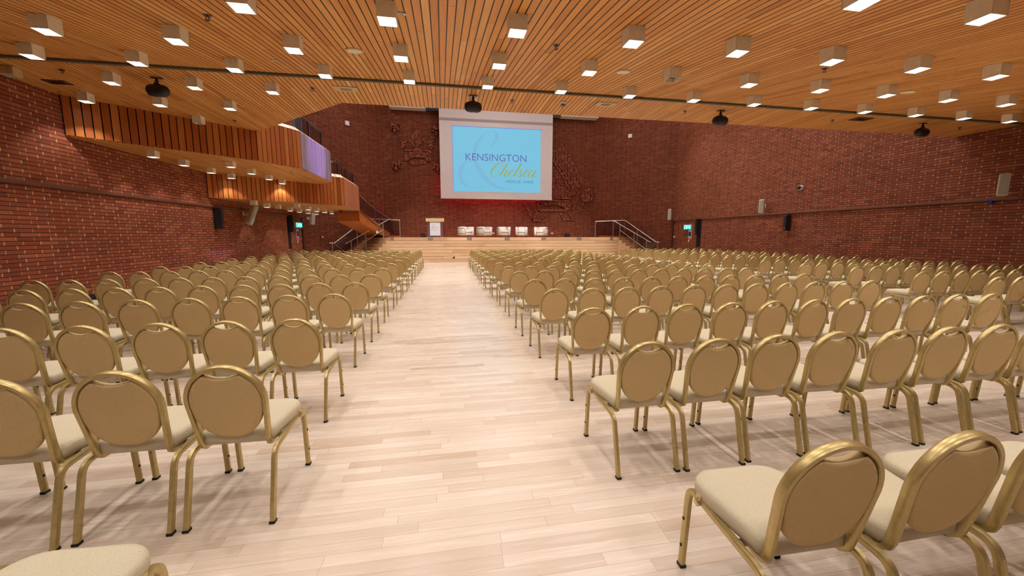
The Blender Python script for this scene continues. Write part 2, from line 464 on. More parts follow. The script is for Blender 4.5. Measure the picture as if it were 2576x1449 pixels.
# rows: block, row, x of the aisle chair, pitch, y of the back top, drift per chair, count
LROW = [(-1, -1.19, .482, .98, 0), (0, -1.137, .488, 2.15, -.020), (1, -1.206, .488, 3.282, .0097), (2, -1.254, .482, 4.68, -.0248), (3, -1.259, .482, 5.785, -.0145), (4, -1.264, .482, 6.97, -.0094),
        (5, -1.263, .484, 8.30, -.002), (6, -1.252, .486, 9.60, .0), (7, -1.225, .488, 10.93, .01), (8, -1.225, .49, 12.44, .01), (9, -1.205, .50, 13.69, .02), (10, -1.191, .505, 15.04, .03), (11, -1.19, .51, 16.25, .04), (12, -1.19, .515, 17.45, .05), (13, -1.191, .52, 18.66, .06)]
RROW = [(-1, 1.262, .490, .957, -.01), (0, 1.262, .480, 2.18, -.0036), (1, 1.364, .490, 3.337, .0043), (2, 1.375, .492, 4.618, .0088), (3, 1.37, .49, 5.727, .004), (4, 1.401, .49, 7.083, .004), (5, 1.402, .49, 8.291, .004),
        (6, 1.385, .49, 9.494, 0), (7, 1.38, .49, 11.005, 0), (8, 1.384, .49, 12.363, .01), (9, 1.379, .49, 13.543, .01), (10, 1.388, .49, 14.857, .01), (11, 1.416, .49, 16.316, .01), (12, 1.419, .49, 17.539, .01), (13, 1.432, .49, 18.842, .01)]
BROW = [(2, 8.86, .485, 4.74, 0), (3, 8.805, .49, 5.69, .02), (4, 8.876, .487, 6.917, .0038), (5, 8.812, .489, 8.098, .0058), (6, 8.954, .466, 9.46, -.02), (7, 8.90, .474, 10.885, -.017), (8, 8.90, .475, 12.0, 0), (9, 9.08, .462, 13.5, 0), (10, 8.98, .47, 14.6, 0), (11, 9.12, .46, 16.17, 0), (12, 9.2, .455, 17.5, 0), (13, 9.2, .455, 18.72, 0)]
spots = []
for blk, rows, s in (('left', LROW, -1), ('middle', RROW, 1), ('right', BROW, 1)):
    for r, x0, pt, y0, dr in rows:
        for k in range(11):
            x = x0+s*pt*k; y = y0+dr*k+.218
            y += random.uniform(-.014, .014); x += random.uniform(-.006, .006)
            rz = random.uniform(-.022, .022)
            if blk == 'left' and r == -1: x, y, rz = x-.02-.03*k, y-.04+.09*k, -.05
            seen = False
            for dx in (-.22, .22):
                for dy, z in ((-.27, 0), (-.2, .87), (.27, .45), (.27, 0)):
                    p = shot((x+dx, y+dy, z))
                    if p and -30 < p[0] < 2606 and -30 < p[1] < 1479: seen = True
            if seen: spots.append((math.hypot(x, y), blk, r, k, x, y, rz))
spots.sort()
BL = {'left': 'left block', 'middle': 'middle block', 'right': 'right wall block'}
rank = {}
for blk in BL:
    rs = sorted({q[2] for q in spots if q[1] == blk}); rank[blk] = {r: i+1 for i, r in enumerate(rs)}
full, ftree = make_chair(True); lite, ltree = make_chair(False)
used = {True: False, False: False}
for i, (d, blk, r, k, x, y, rz) in enumerate(spots[:300]):
    isf = d < 6.2
    root, tree = (full, ftree) if isf else (lite, ltree)
    col = 'at the aisle' if k == 0 else ordinal(k+1)+' from aisle'
    row = ordinal(rank[blk][r])
    lab = 'gold framed beige chair, %s, %s row from camera, %s' % (col, row, BL[blk])
    grp = 'gold banquet chairs in the '+BL[blk]
    if not used[isf]:
        used[isf] = True; root.location = (x, y, 0); root.rotation_euler = (0, 0, rz); root['label'] = lab; root['group'] = grp
    else: copy_thing(root, tree, (x, y, 0), rz, lab, grp)
rest = spots[300:]
print('CHAIRS', len(spots), 'rest', len(rest), 'full', sum(1 for q in spots[:300] if q[0] < 6.2))
if rest:
    mats = ['seat_fabric', 'back_fabric', 'gold_paint']; m = MB()
    src = []
    for k, mi in (('seat', 0), ('backrest', 1), ('back_frame', 2), ('fll', 2), ('flr', 2), ('rll', 2), ('rlr', 2)):
        me = CP[k]; src.append(([v.co.copy() for v in me.vertices], [tuple(p.vertices) for p in me.polygons], mi))
    V, F, MI = [], [], []
    for d, blk, r, k, x, y, rz in rest:
        T = Matrix.Translation((x, y, 0)) @ Matrix.Rotation(rz, 4, 'Z')
        for vs, fs, mi in src:
            n = len(V); V += [tuple(T @ v) for v in vs]; F += [tuple(n+i for i in f) for f in fs]; MI += [mi]*len(fs)
    me = bpy.data.meshes.new('distant_chairs'); me.from_pydata(V, [], F)
    for q in mats: me.materials.append(M[q])
    me.polygons.foreach_set('material_index', MI)
    for p in me.polygons: p.use_smooth = True
    try: me.set_sharp_from_angle(angle=math.radians(40))
    except Exception: pass
    o = link('distant_chairs', me); o['kind'] = 'stuff'
    tag(o, 'distant rows of gold framed beige chairs nearest the stage', 'chairs')

# ------------------------------------------------------------------ ceiling lights
def lamp(parent, loc, energy, kind='SPOT', color=(1, .96, .91), size=104, blend=.45, radius=.035, rot=(0, 0, 0), sx=1, sy=1):
    l = bpy.data.lights.new('lamp', kind); l.energy = energy; l.color = color
    if kind == 'SPOT': l.spot_size = math.radians(size); l.spot_blend = blend; l.shadow_soft_size = radius
    if kind == 'AREA': l.shape = 'RECTANGLE'; l.size = sx; l.size_y = sy
    o = bpy.data.objects.new('lamp', l); COL.objects.link(o); o.location = loc; o.rotation_euler = rot
    if parent is not None: o.parent = parent
    return o
BW, BH = .178, .155
m = MB(); h = BW/2
for sx, sy, w, d in ((0, -1, BW, .008), (0, 1, BW, .008), (-1, 0, .008, BW), (1, 0, .008, BW)):
    m.box((sx*(h-.004), sy*(h-.004), -BH/2+.02), (w, d, BH+.04))
HOUSING = m.mesh('housing', 'lamp_housing')
DIFF = MB().box((0, 0, -BH+.03), (BW-.017, BW-.017, .008)).mesh('diffuser', 'lamp_glow')
DEAD = MB().box((0, 0, -BH+.05), (BW-.017, BW-.017, .008)).mesh('diffuser', 'lamp_dead')
def fixture(x, y, z, label, lit, group, energy):
    t = thing('ceiling_light', label, 'ceiling light', (x, y, z), 0, group)
    link('housing', HOUSING, t); link('diffuser', DIFF if lit else DEAD, t)
    if lit: lamp(t, (0, 0, -BH-.012), energy)
    return t
E_MAIN = 40
ROWS = [(2.78, [2, 3]), (4.12, list(range(-2, 6))), (5.40, list(range(-4, 9))), (6.72, list(range(-5, 10))), (8.05, [-5, -4, -3]), (9.2, [-6, -5, -4]), (10.45, [-5])]
RN = ['nearest the camera', 'second row from camera', 'third row from camera', 'at the grey track', 'just past the grey track', 'above the upper balcony front', 'close above the upper balcony']
for ri, (y, ks) in enumerate(ROWS):
    for j, k in enumerate(ks):
        x = .78+1.255*k
        dead = (ri == 2 and k == 2) or ri == 6
        nm = 'square white ceiling box light, %s from left, %s' % (ordinal(j+1), RN[ri]) if ri < 6 else 'unlit square ceiling box light close above the upper balcony front'
        if dead and ri == 2: nm = 'unlit square ceiling box light among the lit ones, %s' % RN[ri]
        fixture(x, y, ceil_z(y), nm, not dead, 'square box lights in the timber ceiling', E_MAIN)
# lamps of the same ceiling that lie outside the picture
for y, ks in ((2.78, (-3, -2, -1, 0, 1, 4, 5, 6)), (4.12, (-4, -3, 6, 7, 8)), (1.45, range(-4, 8)), (.15, range(-3, 7))):
    for k in ks: lamp(None, (.78+1.255*k, y, ceil_z(y)-.17), E_MAIN if y > 1.5 else E_MAIN*.8)
US = [(-6.64, 10.67), (-6.64, 11.77), (-6.65, 13.0), (-6.64, 14.08), (-5.56, 11.83), (-5.57, 12.99), (-5.57, 14.17), (-5.56, 15.2)]
for j, (x, y) in enumerate(US):
    fixture(x, y, 3.5, 'square light under the upper balcony, %s along, %s row' % (ordinal(j % 4+1), 'wall' if j < 4 else 'outer'), True, 'square lights under the upper balcony', 30)
LS = [(-6.42, 14.95, 0), (-6.52, 16.2, 1), (-6.4, 16.9, 0), (-6.5, 18.4, 1), (-6.43, 19.3, 1), (-6.36, 20.25, 1), (-6.28, 21.2, 1), (-5.42, 16.05, 0), (-5.46, 17.43, 1), (-5.46, 18.5, 1), (-5.38, 19.4, 1), (-5.32, 20.35, 1)]
for j, (x, y, lit) in enumerate(LS):
    fixture(x, y, 2.74, '%ssquare light under the lower balcony, %s along, %s row' % ('' if lit else 'unlit ', ordinal(j+1 if j < 7 else j-6), 'wall' if j < 7 else 'outer'), lit, 'square lights under the lower balcony', 30)

# ------------------------------------------------------------------ balconies
def boards(m, p, q, z0, z1, pitch=.133, gap=.018, th=.03, lean=0.0):
    p, q = Vector((*p, 0)), Vector((*q, 0)); L = (q-p).length; d = (q-p)/L; n = Vector((d.y, -d.x, 0))
    k = max(1, round(L/pitch)); w = L/k; rz = math.atan2(d.y, d.x)
    for i in range(k):
        m.t = random.random(); c = p+d*(w*(i+.5))+n*(th/2)
        m.box((c.x, c.y, (z0+z1)/2), (w-gap, th, z1-z0), rz)
def balcony(label, poly, z0, z1, fins, wallpts, ztop=9):
    t = thing('balcony', label, 'balcony', (0, 0, 0))
    inner = []
    core = MB(); core.prism(poly+wallpts, z0+.02, z0+.28)
    core.build('deck', 'void_dark', t)
    s = MB(); s.prism(poly+wallpts, z0-.012, z0+.018); s.build('soffit', 'soffit_planks', t)
    bk = MB(); tops = [ztop]+[9]*5
    for a, c in zip(poly[:-1], poly[1:]):
        A, B_ = Vector((*a, 0)), Vector((*c, 0)); d = (B_-A).normalized(); n = Vector((-d.y, d.x, 0))
        bk.prism([(v.x, v.y) for v in (A, B_, B_+n*.10, A+n*.10)], z0, min(z1, tops[len(bk.v)//8]))
    bk.build('backing', 'void_black', t)
    for i, (a, c) in enumerate(zip(poly[:-1], poly[1:])):
        m = MB(); mat, pt = fins[i]; boards(m, a, c, z0, min(z1, tops[i]), pt, .018 if pt > .1 else .012); m.build('fascia', mat, t)
        A, B_ = Vector((*a, 0)), Vector((*c, 0)); d = (B_-A).normalized(); n = Vector((-d.y, d.x, 0)); L = (B_-A).length
        if tops[i] < z1: continue
        cp = MB(); k = max(1, round(L/.133))
        for j in range(k):
            u0, u1 = A+d*(L*j/k+.006), A+d*(L*(j+1)/k-.006)
            cp.loft([[u0-n*.03+Vector((0, 0, z1)), u0+n*.14+Vector((0, 0, z1+.13)), u0+n*.14+Vector((0, 0, z1))], [u1-n*.03+Vector((0, 0, z1)), u1+n*.14+Vector((0, 0, z1+.13)), u1+n*.14+Vector((0, 0, z1))]])
        cp.build('coping', 'pale_wood', t)
    return t
UP = [(XL, 9.36), (-4.79, 11.58), (-4.09, 12.72), (-4.02, 15.53)]
balcony('upper timber balcony with vertical boards, below the ceiling corner', UP, 3.5, 4.56, [('fascia_wood', .133), ('fascia_wood', .133), ('fascia_violet_lit', .07)], [(-4.6, 16.4), (XL, 17.2)], CZ)
LO = [(XL, 13.96), (-4.85, 16.1), (-3.93, 16.9), (-3.96, 19.88)]
balcony('lower timber balcony with vertical boards, behind and under the upper one', LO, 2.74, 3.84, [('fascia_wood', .133), ('fascia_wood', .133), ('fascia_red', .16)], [(-4.5, 20.6), (XL, 21.9)])
def railing(label, pts, h, posts, rail_r=.024, glass=True, mat='dark_steel', railmat='dark_steel', gmax=None):
    """posts: indices along pts that carry a post"""
    t = thing('glass_railing', label, 'railing')
    MB().tube([(x, y, z+h) for x, y, z in pts], rail_r, 8).build('handrail', railmat, t, smooth=40)
    for i in posts:
        x, y, z = pts[i]; MB().box((x, y, z+h/2), (.045, .045, h)).build('post', mat, t)
    if glass:
        for (x0, y0, z0), (x1, y1, z1) in zip(pts[:-1], pts[1:]):
            m = MB(); d = Vector((x1-x0, y1-y0, 0)).normalized(); n = Vector((-d.y, d.x, 0))*.005
            a, c = Vector((x0, y0, z0))+d*.06, Vector((x1, y1, z1))-d*.06
            up = Vector((0, 0, h-.06)); lo = Vector((0, 0, .08))
            m.loft([[a-n+lo, c-n+lo, c-n+up, a-n+up], [a+n+lo, c+n+lo, c+n+up, a+n+up]]); m.build('glass_panel', 'glass', t)
    return t
railing('glass railing with dark posts on top of the upper balcony', [(-4.25, 12.9, 4.3), (-4.25, 14.13, 4.3), (-4.25, 15.46, 4.3)], .92, [1, 2])
railing('glass railing with dark posts on top of the lower balcony', [(-4.2, 16.6, 3.5), (-4.2, 17.3, 3.5), (-4.2, 18.6, 3.5), (-4.2, 20.05, 3.5)], .96, [1, 2, 3])
b = MB(); b.box((-4.72, 14.5, 4.62), (.3, .06, 1.68)); tag(b.build('partition_panel', 'grey_panel'), 'plain grey upright panel standing on the upper balcony', 'panel')
MB_ = MB(); MB_.box((-4.35, 16.95, 4.47), (.34, .07, .05)); tag(MB_.build('handrail', 'pale_wood'), 'short pale timber handrail end above the lower balcony', 'handrail')

# ------------------------------------------------------------------ stage
SZ = 1.43
st = thing('stage', 'raised timber stage with horizontal board front and corner steps', 'stage', (0, 0, 0))
TL, TR = [(-4.62, 24.34), (-2.98, 22.72)], [(10.74, 22.72), (11.86, 23.84)]
b = MB(); b.prism([TL[0], (-2.98, 22.75), (10.74, 22.75), TR[1], (10.2, 25.68), (-3.45, 25.68)], .02, SZ-.012); b.build('platform', 'void_dark', st)
b = MB(); b.t = .5; b.prism([TL[0], TL[1], TR[0], TR[1], (10.2, 25.68), (-3.45, 25.68)], SZ-.012, SZ); b.build('stage_floor', 'stage_wood', st)
b = MB()
for k in range(8):
    z0 = k*SZ/8; x = -2.98-.03
    while x < 10.74:
        w = min(random.uniform(2.2, 4.0), 10.74-x); b.t = random.random()
        b.box((x+w/2, 22.735-.005*k*0, z0+SZ/16), (w-.004, .03, SZ/8-.012)); x += w
b.build('front_boards', 'stage_wood', st)
def steps(inner, outer, nx, ny):
    """steps going down along (nx, ny) from the stage edge inner-outer"""
    t = .245
    A, B_ = Vector((*inner, 0)), Vector((*outer, 0)); n = Vector((nx, ny, 0)).normalized()
    m = MB(); m.prism([(v.x, v.y) for v in (A+n*.004, B_+n*.004, B_+n*.02, A+n*.02)], SZ*7/8+.003, SZ); m.build('riser', 'stage_wood', st)
    for k in range(1, 8):
        z = SZ-k*SZ/8
        m = MB(); a0, b0 = A+n*t*(k-1), B_+n*t*(k-1); a1, b1 = A+n*t*k, B_+n*t*k
        m.prism([(v.x, v.y) for v in (a0, b0, b1, a1)], .01, z)
        m.build('step', 'stage_wood' if k > 0 else 'stair_wood', st)
steps(TL[1], TL[0], -1, -1); steps(TR[0], TR[1], 1, -1)
def stringer(p, d, side):
    P, D = Vector((*p, 0)), Vector((*d, 0)).normalized(); n = Vector((-D.y, D.x, 0))*.05*side; run = 7*.245+.1
    m = MB(); q = P+D*run
    pts = lambda o: [P+o-D*.0+Vector((0, 0, SZ+.12)), P+o+Vector((0, 0, SZ-.30)), q+o+Vector((0, 0, .01)), q+o+Vector((0, 0, .16))]
    m.loft([pts(Vector((0, 0, 0))), pts(n)])
    m.build('stringer', 'orange_wood', st)
stringer(TL[0], (-1, -1), 1); stringer(TR[1], (1, -1), 1)
b = MB(); b.box((-3.55, 24.55, SZ+.06), (1.9, .05, .12)); b.build('kick_board', 'orange_wood', st)
b = MB(); b.box((10.9, 24.1, SZ+.06), (1.7, .05, .12)); b.build('kick_board', 'orange_wood', st)
for x, z in ((-2.85, 1.36), (-.72, 1.35), (1.5, 1.35), (3.72, 1.35), (5.95, 1.35), (8.18, 1.35), (10.3, 1.34)):
    w = .2 if x in (-2.85, 10.3) else .29
    m = MB(); m.box((0, -.006, 0), (w, .012, .15)); m.m = 1
    for dx in (-w*.3, w*.3):
        for dz in (-.045, .045): m.lathe((dx, -.012, dz), [(.014, 0), (.014, .006)], 8, (0, -1, 0))
    j = {-2.85: 1, -.72: 2, 1.5: 3, 3.72: 4, 5.95: 5, 8.18: 6, 10.3: 7}[x]
    tag(m.build('fixing_plate', ['truss_grey', 'dark_steel'], None, (x, 22.72, z)), 'grey bolted metal plate on the stage edge, %s from left' % ordinal(j), 'plate', 'bolted plates along the stage edge')
for x, z, dark in ((-.42, .11, 0), (.45, .27, 1)):
    m = MB(); m.box((0, -.008, 0), (.15, .016, .09), bev=.006); m.m = 1
    for dx in (-.035, .035): m.box((dx, -.018, 0), (.04, .006, .05))
    if dark: m.box((.13, -.008, 0), (.1, .016, .1))
    tag(m.build('power_socket', ['white_paint', 'void_dark'], None, (x, 22.72, z)), 'double power socket low on the stage front beside the aisle' if not dark else 'power socket with black cover plate, on the stage front boards', 'socket')

# stair from the stage to the lower balcony
t = thing('staircase', 'orange timber staircase rising from the stage to the lower balcony', 'staircase')
P0, P1 = Vector((-3.98, 20.0, 2.62)), Vector((-3.05, 25.0, 1.45))
n = Vector(((P1-P0).y, -(P1-P0).x, 0)).normalized()
for off, nm in ((0.0, 'stringer'), (1.0, 'stringer')):
    m = MB(); o = n*-off; th = n*.06
    ring = lambda q: [P0+q+Vector((0, 0, .18)), P0+q+Vector((0, 0, -.42)), P1+q+Vector((-.35, -1.2, .02)), P1+q+Vector((0, 0, 0)), P1+q+Vector((0, 0, .12))]
    m.loft([ring(o), ring(o-th)])
    m.build(nm, 'orange_wood', t)
m = MB()
prof = lambda q: [P0+q+Vector((0, 0, .0)), P0+q+Vector((0, 0, -.39)), P1+q+Vector((-.33, -1.2, .04)), P1+q+Vector((0, -.02, .02)), P1+q+Vector((-.05, -.3, .05))]
m.loft([prof(n*-.03), prof(n*-1.0)])
o = m.build('soffit', 'orange_wood', t)
for k in range(8):
    f = (k+.5)/8; q = P0.lerp(P1, f)-n*.53; d = (P1-P0); m = MB(); m.box(q+Vector((0, 0, -.08)), (.94, .6, .05), math.atan2(d.y, d.x)-PI/2); m.build('tread', 'stair_wood', t)
railing('sloping steel handrail with glass beside the orange stair', [(-3.95, 20.0, 2.55), (-3.6, 22.2, 2.02), (-3.0, 24.8, 1.5)], .93, [1], .026, True, 'dark_steel', 'steel')

def stair_rails(label, top0, top1, bot, end, posts, mid, glass):
    t = thing('stair_rail', label, 'handrail')
    MB().tube([top0, top1, bot, end], .026, 8).build('handrail', 'steel', t, smooth=40)
    for p, zt in posts: MB().box((p[0], p[1], (p[2]+zt)/2), (.04, .04, zt-p[2])).build('post', 'truss_grey', t)
    for a, c in mid: MB().tube([a, c], .016, 6).build('mid_rail', 'steel', t, smooth=40)
    for a, c, z in glass:
        m = MB(); A, C = Vector((*a, 0)), Vector((*c, 0)); d = (C-A).normalized(); n = Vector((-d.y, d.x, 0))*.005
        m.loft([[A-n+Vector((0, 0, z[0])), C-n+Vector((0, 0, z[2])), C-n+Vector((0, 0, z[3])), A-n+Vector((0, 0, z[1]))], [A+n+Vector((0, 0, z[0])), C+n+Vector((0, 0, z[2])), C+n+Vector((0, 0, z[3])), A+n+Vector((0, 0, z[1]))]])
        m.build('glass_panel', 'glass', t)
    return t
stair_rails('left stage stair outer rail, level along the landing then sloping down', (-2.55, 24.45, 2.46), (-4.42, 24.3, 2.53), (-5.86, 22.55, 1.13), (-6.08, 22.4, 1.13),
    [((-2.57, 24.45, SZ), 2.44), ((-3.75, 24.4, SZ), 2.5), ((-4.9, 23.7, .9), 2.02), ((-5.95, 22.48, 0), 1.12)], [], [((-2.62, 24.45), (-3.7, 24.4), (SZ+.1, 2.40, SZ+.1, 2.42)), ((-4.45, 24.27), (-5.8, 22.62), (1.45, 2.42, .15, 1.12))])
stair_rails('left stage stair inner rail sloping down to the floor', (-2.95, 22.95, 2.46), (-3.0, 22.9, 2.44), (-5.0, 21.62, 1.16), (-5.08, 21.58, 1.12),
    [((-3.3, 22.7, SZ-.18), 2.2), ((-4.15, 22.15, .7), 1.7), ((-4.8, 21.72, 0), 1.28)], [((-3.32, 22.68, 1.86), (-4.8, 21.72, .72)), ((-5.88, 22.5, 1.1), (-5.1, 22.1, .55))], [])
stair_rails('right stage stair outer rail, level along the landing then sloping down', (9.73, 24.0, 2.44), (11.62, 23.72, 2.52), (12.88, 22.0, 1.15), (13.05, 21.9, 1.13),
    [((9.73, 24.0, SZ), 2.43), ((10.9, 23.85, SZ), 2.49), ((12.15, 23.0, .9), 1.96), ((12.97, 21.95, 0), 1.13)], [], [((9.8, 24.0), (10.85, 23.86), (SZ+.1, 2.38, SZ+.1, 2.42)), ((10.95, 23.84), (11.55, 23.74), (SZ+.1, 2.42, SZ+.1, 2.44)), ((11.66, 23.68), (12.85, 22.06), (1.5, 2.44, .15, 1.12))])
stair_rails('right stage stair inner rail sloping down to the floor', (10.3, 22.68, 2.44), (10.4, 22.6, 2.42), (12.0, 21.28, 1.2), (12.1, 21.2, 1.14),
    [((10.72, 22.5, SZ-.18), 2.18), ((11.35, 21.85, .7), 1.74), ((11.9, 21.36, 0), 1.28)], [((10.74, 22.48, 1.86), (11.9, 21.36, .72)), ((12.9, 22.0, 1.1), (12.0, 21.7, .5))], [])

# ------------------------------------------------------------------ projection screen
def textmesh(s, name, mat, parent, x0, x1, zb, zt, y, spacing=1.0):
    cu = bpy.data.curves.new(name, 'FONT'); cu.body = s; cu.space_character = spacing; cu.extrude = 0; cu.resolution_u = 3; cu.offset = -.008
    ob = bpy.data.objects.new('tmp', cu); COL.objects.link(ob); bpy.context.view_layer.update()
    me = bpy.data.meshes.new_from_object(ob.evaluated_get(bpy.context.evaluated_depsgraph_get()))
    bpy.data.objects.remove(ob); bpy.data.curves.remove(cu)
    xs = [v.co.x for v in me.vertices]; ys = [v.co.y for v in me.vertices]
    kx = (x1-x0)/(max(xs)-min(xs)); kz = (zt-zb)/(max(ys)-min(ys)); mx, my = min(xs), min(ys)
    for v in me.vertices: v.co = (x0+(v.co.x-mx)*kx, y, zb+(v.co.y-my)*kz)
    me.materials.clear(); me.materials.append(M[mat]); me.name = name
    return link(name, me, parent)
def crom(pts, n=8):
    P = [pts[0]]+list(pts)+[pts[-1]]; out = []
    for i in range(1, len(P)-2):
        p0, p1, p2, p3 = P[i-1], P[i], P[i+1], P[i+2]
        for j in range(n):
            t = j/n
            out.append(tuple(.5*((2*p1[k])+(-p0[k]+p2[k])*t+(2*p0[k]-5*p1[k]+4*p2[k]-p3[k])*t*t+(-p0[k]+3*p1[k]-3*p2[k]+p3[k])*t**3) for k in range(len(p1))))
    out.append(tuple(pts[-1])); return out
def uvq(x, y):
    u = (x-75)/1770; v = .5
    for _ in range(4):
        v = (y-(70+80*u))/(1320-60*u); u = (x-(60+30*v))/(1785-37*v)
    return u, v
def ribbons(strokes, to3d, name, mat, parent, wide=None):
    m = MB()
    for st_ in strokes:
        pts = crom(st_, 8); L = []; R_ = []
        for i, p in enumerate(pts):
            a, c = pts[max(i-1, 0)], pts[min(i+1, len(pts)-1)]
            dx, dy = c[0]-a[0], c[1]-a[1]; l = math.hypot(dx, dy) or 1
            w = p[2] if len(p) > 2 else (8+19*max(0, dy/l-.25*dx/l)**1.6)
            L.append((p[0]-dy/l*w/2, p[1]+dx/l*w/2)); R_.append((p[0]+dy/l*w/2, p[1]-dx/l*w/2))
        for i in range(len(pts)-1):
            m.quad(*[to3d(*uvq(*q)) for q in (L[i], R_[i], R_[i+1], L[i+1])])
    return m.build(name, mat, parent)
AMP = [[(1480, 1215, 5), (1400, 1285, 8), (1200, 1330, 16), (980, 1305, 50), (800, 1200, 85), (680, 1070, 95), (590, 930, 95), (520, 790, 85), (490, 640, 70), (520, 480, 75), (600, 330, 60), (720, 200, 20), (830, 160, 10), (915, 200, 50), (935, 290, 75), (880, 410, 40), (740, 520, 8), (560, 610, 6), (400, 710, 12), (270, 850, 60), (215, 1000, 90), (225, 1130, 80), (300, 1240, 50), (410, 1300, 20), (560, 1310, 8), (700, 1255, 6), (850, 1120, 6), (960, 980, 6), (1020, 880, 5)]]
CHEL = [[(1030, 885), (1075, 850), (1070, 808), (1020, 798), (930, 845), (850, 940), (826, 1020), (850, 1068), (900, 1078), (960, 1040), (996, 980), (985, 950)],
        [(1160, 812), (1120, 880), (1060, 975), (1002, 1068)], [(1020, 1040), (1085, 968), (1130, 950), (1150, 968), (1120, 1020), (1092, 1062), (1105, 1078), (1145, 1050)],
        [(1180, 1025), (1250, 995), (1282, 962), (1262, 948), (1215, 980), (1178, 1040), (1192, 1075), (1250, 1048)],
        [(1438, 812), (1400, 880), (1330, 990), (1290, 1058), (1302, 1078), (1345, 1045)],
        [(1352, 1050), (1362, 1030)], [(1470, 962), (1450, 948), (1412, 978), (1430, 1020), (1440, 1055), (1405, 1085), (1352, 1060)],
        [(1480, 1030), (1555, 1002), (1588, 966), (1566, 952), (1518, 985), (1482, 1045), (1500, 1082), (1560, 1052)],
        [(1742, 975), (1715, 950), (1660, 955), (1605, 1010), (1592, 1065), (1612, 1085), (1665, 1040), (1742, 958)], [(1748, 958), (1705, 1020), (1676, 1065), (1690, 1088), (1750, 1060)]]
SY = 25.15
sc = thing('projection_screen', 'large white projection screen showing a blue title slide', 'screen', (0, 0, 0))
b = MB(); b.box((3.51, SY, 6.72), (7.2, .012, 5.68)); b.build('cloth', 'screen_cloth', sc)
b = MB(); b.box((3.51, SY-.008, 8.62), (7.2, .004, .17)); b.build('dark_band', 'screen_grey', sc)  # slightly darker strip across the upper cloth
b = MB(); b.box((3.51, SY, 3.88), (7.24, .05, .06)); b.build('bottom_batten', 'white_paint', sc)
b = MB(); b.box((-.32, SY+.02, 3.92), (.5, .07, .07)); b.build('batten_end', 'speaker_black', sc)
b = MB(); b.box((7.42, SY+.02, 3.92), (.5, .07, .07)); b.build('batten_end', 'speaker_black', sc)
b = MB(); b.box((3.4, SY+.2, 9.28), (8.5, .22, .40)); b.build('roller_case', 'speaker_black', sc)
IX0, IX1, IZ0, IZ1 = .715, 6.32, 4.305, 8.22
pj_ = b = MB(); b.quad((IX0, SY-.012, IZ0), (IX1, SY-.012, IZ0), (IX1, SY-.012, IZ1), (IX0, SY-.012, IZ1))
img = b.build('projected_slide', 'projected_blue', sc)
b = MB()
for x0, x1, z0, z1 in ((IX0-.03, IX1+.03, IZ1, IZ1+.04), (IX0-.03, IX0, IZ0, IZ1)): b.quad((x0, SY-.011, z0), (x1, SY-.011, z0), (x1, SY-.011, z1), (x0, SY-.011, z1))
b.build('slide_edge', 'violet_edge', img)
def to_screen(dy):
    return lambda u, v: (IX0+u*(IX1-IX0), SY-dy, IZ1-v*(IZ1-IZ0))
ribbons(AMP, to_screen(.016), 'ampersand', 'logo_faint', img)
ribbons(CHEL, to_screen(.022), 'lettering', 'logo_gold', img)
W_, H_ = IX1-IX0, IZ1-IZ0
textmesh('KENSINGTON', 'lettering', 'logo_purple', img, IX0+.139*W_, IX0+.832*W_, IZ1-.512*H_, IZ1-.402*H_, SY-.020)
textmesh('VENUE HIRE', 'lettering', 'logo_grey', img, IX0+.588*W_, IX0+.916*W_, IZ1-.852*H_, IZ1-.806*H_, SY-.020, 1.25)

# ------------------------------------------------------------------ lectern with logo banner
le = thing('lectern', 'aluminium truss lectern with pale top and white logo banner', 'lectern', (-.46, 23.5, SZ))
b = MB(); b.box((0, .05, 1.06), (1.06, .42, .05), rot=Matrix.Rotation(math.radians(14), 3, 'X')); b.box((0, -.17, 1.0), (1.06, .03, .17)); b.build('top', 'plate_beige', le)
for s in (-1, 1):
    m = MB()
    for dx, dy in ((-.05, -.06), (.05, -.06), (0, .06)): m.tube([(s*.36+dx, dy, .02), (s*.36+dx, dy, 1.03)], .016, 6)
    for k in range(8):
        z = .08+k*.115; m.tube([(s*.36-.05, -.06, z), (s*.36+.05, -.06, z+.1)], .007, 5); m.tube([(s*.36+.05, -.06, z), (s*.36, .06, z+.1)], .007, 5)
    m.build('truss_post', 'truss_grey', le)
b = MB(); b.box((0, 0, .02), (.95, .5, .03)); b.build('base', 'truss_grey', le)
b = MB(); b.box((0, -.09, .52), (.60, .006, .84)); bn = b.build('banner', 'banner_white', le)
k_ = .56/1.15
def to_banner(dy):
    return lambda u, v: (-.29+u*.56, -.094-dy, .78-v*.44)
ribbons(AMP, to_banner(.001), 'ampersand', 'print_faint', bn)
ribbons(CHEL, to_banner(.002), 'lettering', 'print_gold', bn)
textmesh('KENSINGTON', 'lettering', 'print_purple', bn, -.29+.139*.56, -.29+.832*.56, .78-.512*.44, .78-.402*.44, -.097)
textmesh('VENUE HIRE', 'lettering', 'print_grey', bn, -.29+.588*.56, -.29+.916*.56, .78-.852*.44, .78-.806*.44, -.097, 1.25)
for s in (-1, 1):
    m = MB(); m.tube([(s*.38, .1, 1.06), (s*.36, .08, 1.2), (s*.24, .0, 1.28), (s*.1, -.06, 1.33)], .006, 6); m.lathe((s*.1, -.06, 1.33), [(.012, -.03), (.016, 0), (.012, .03)], 8, (s*.6, -.4, .3)); m.build('microphone', 'speaker_black', le)

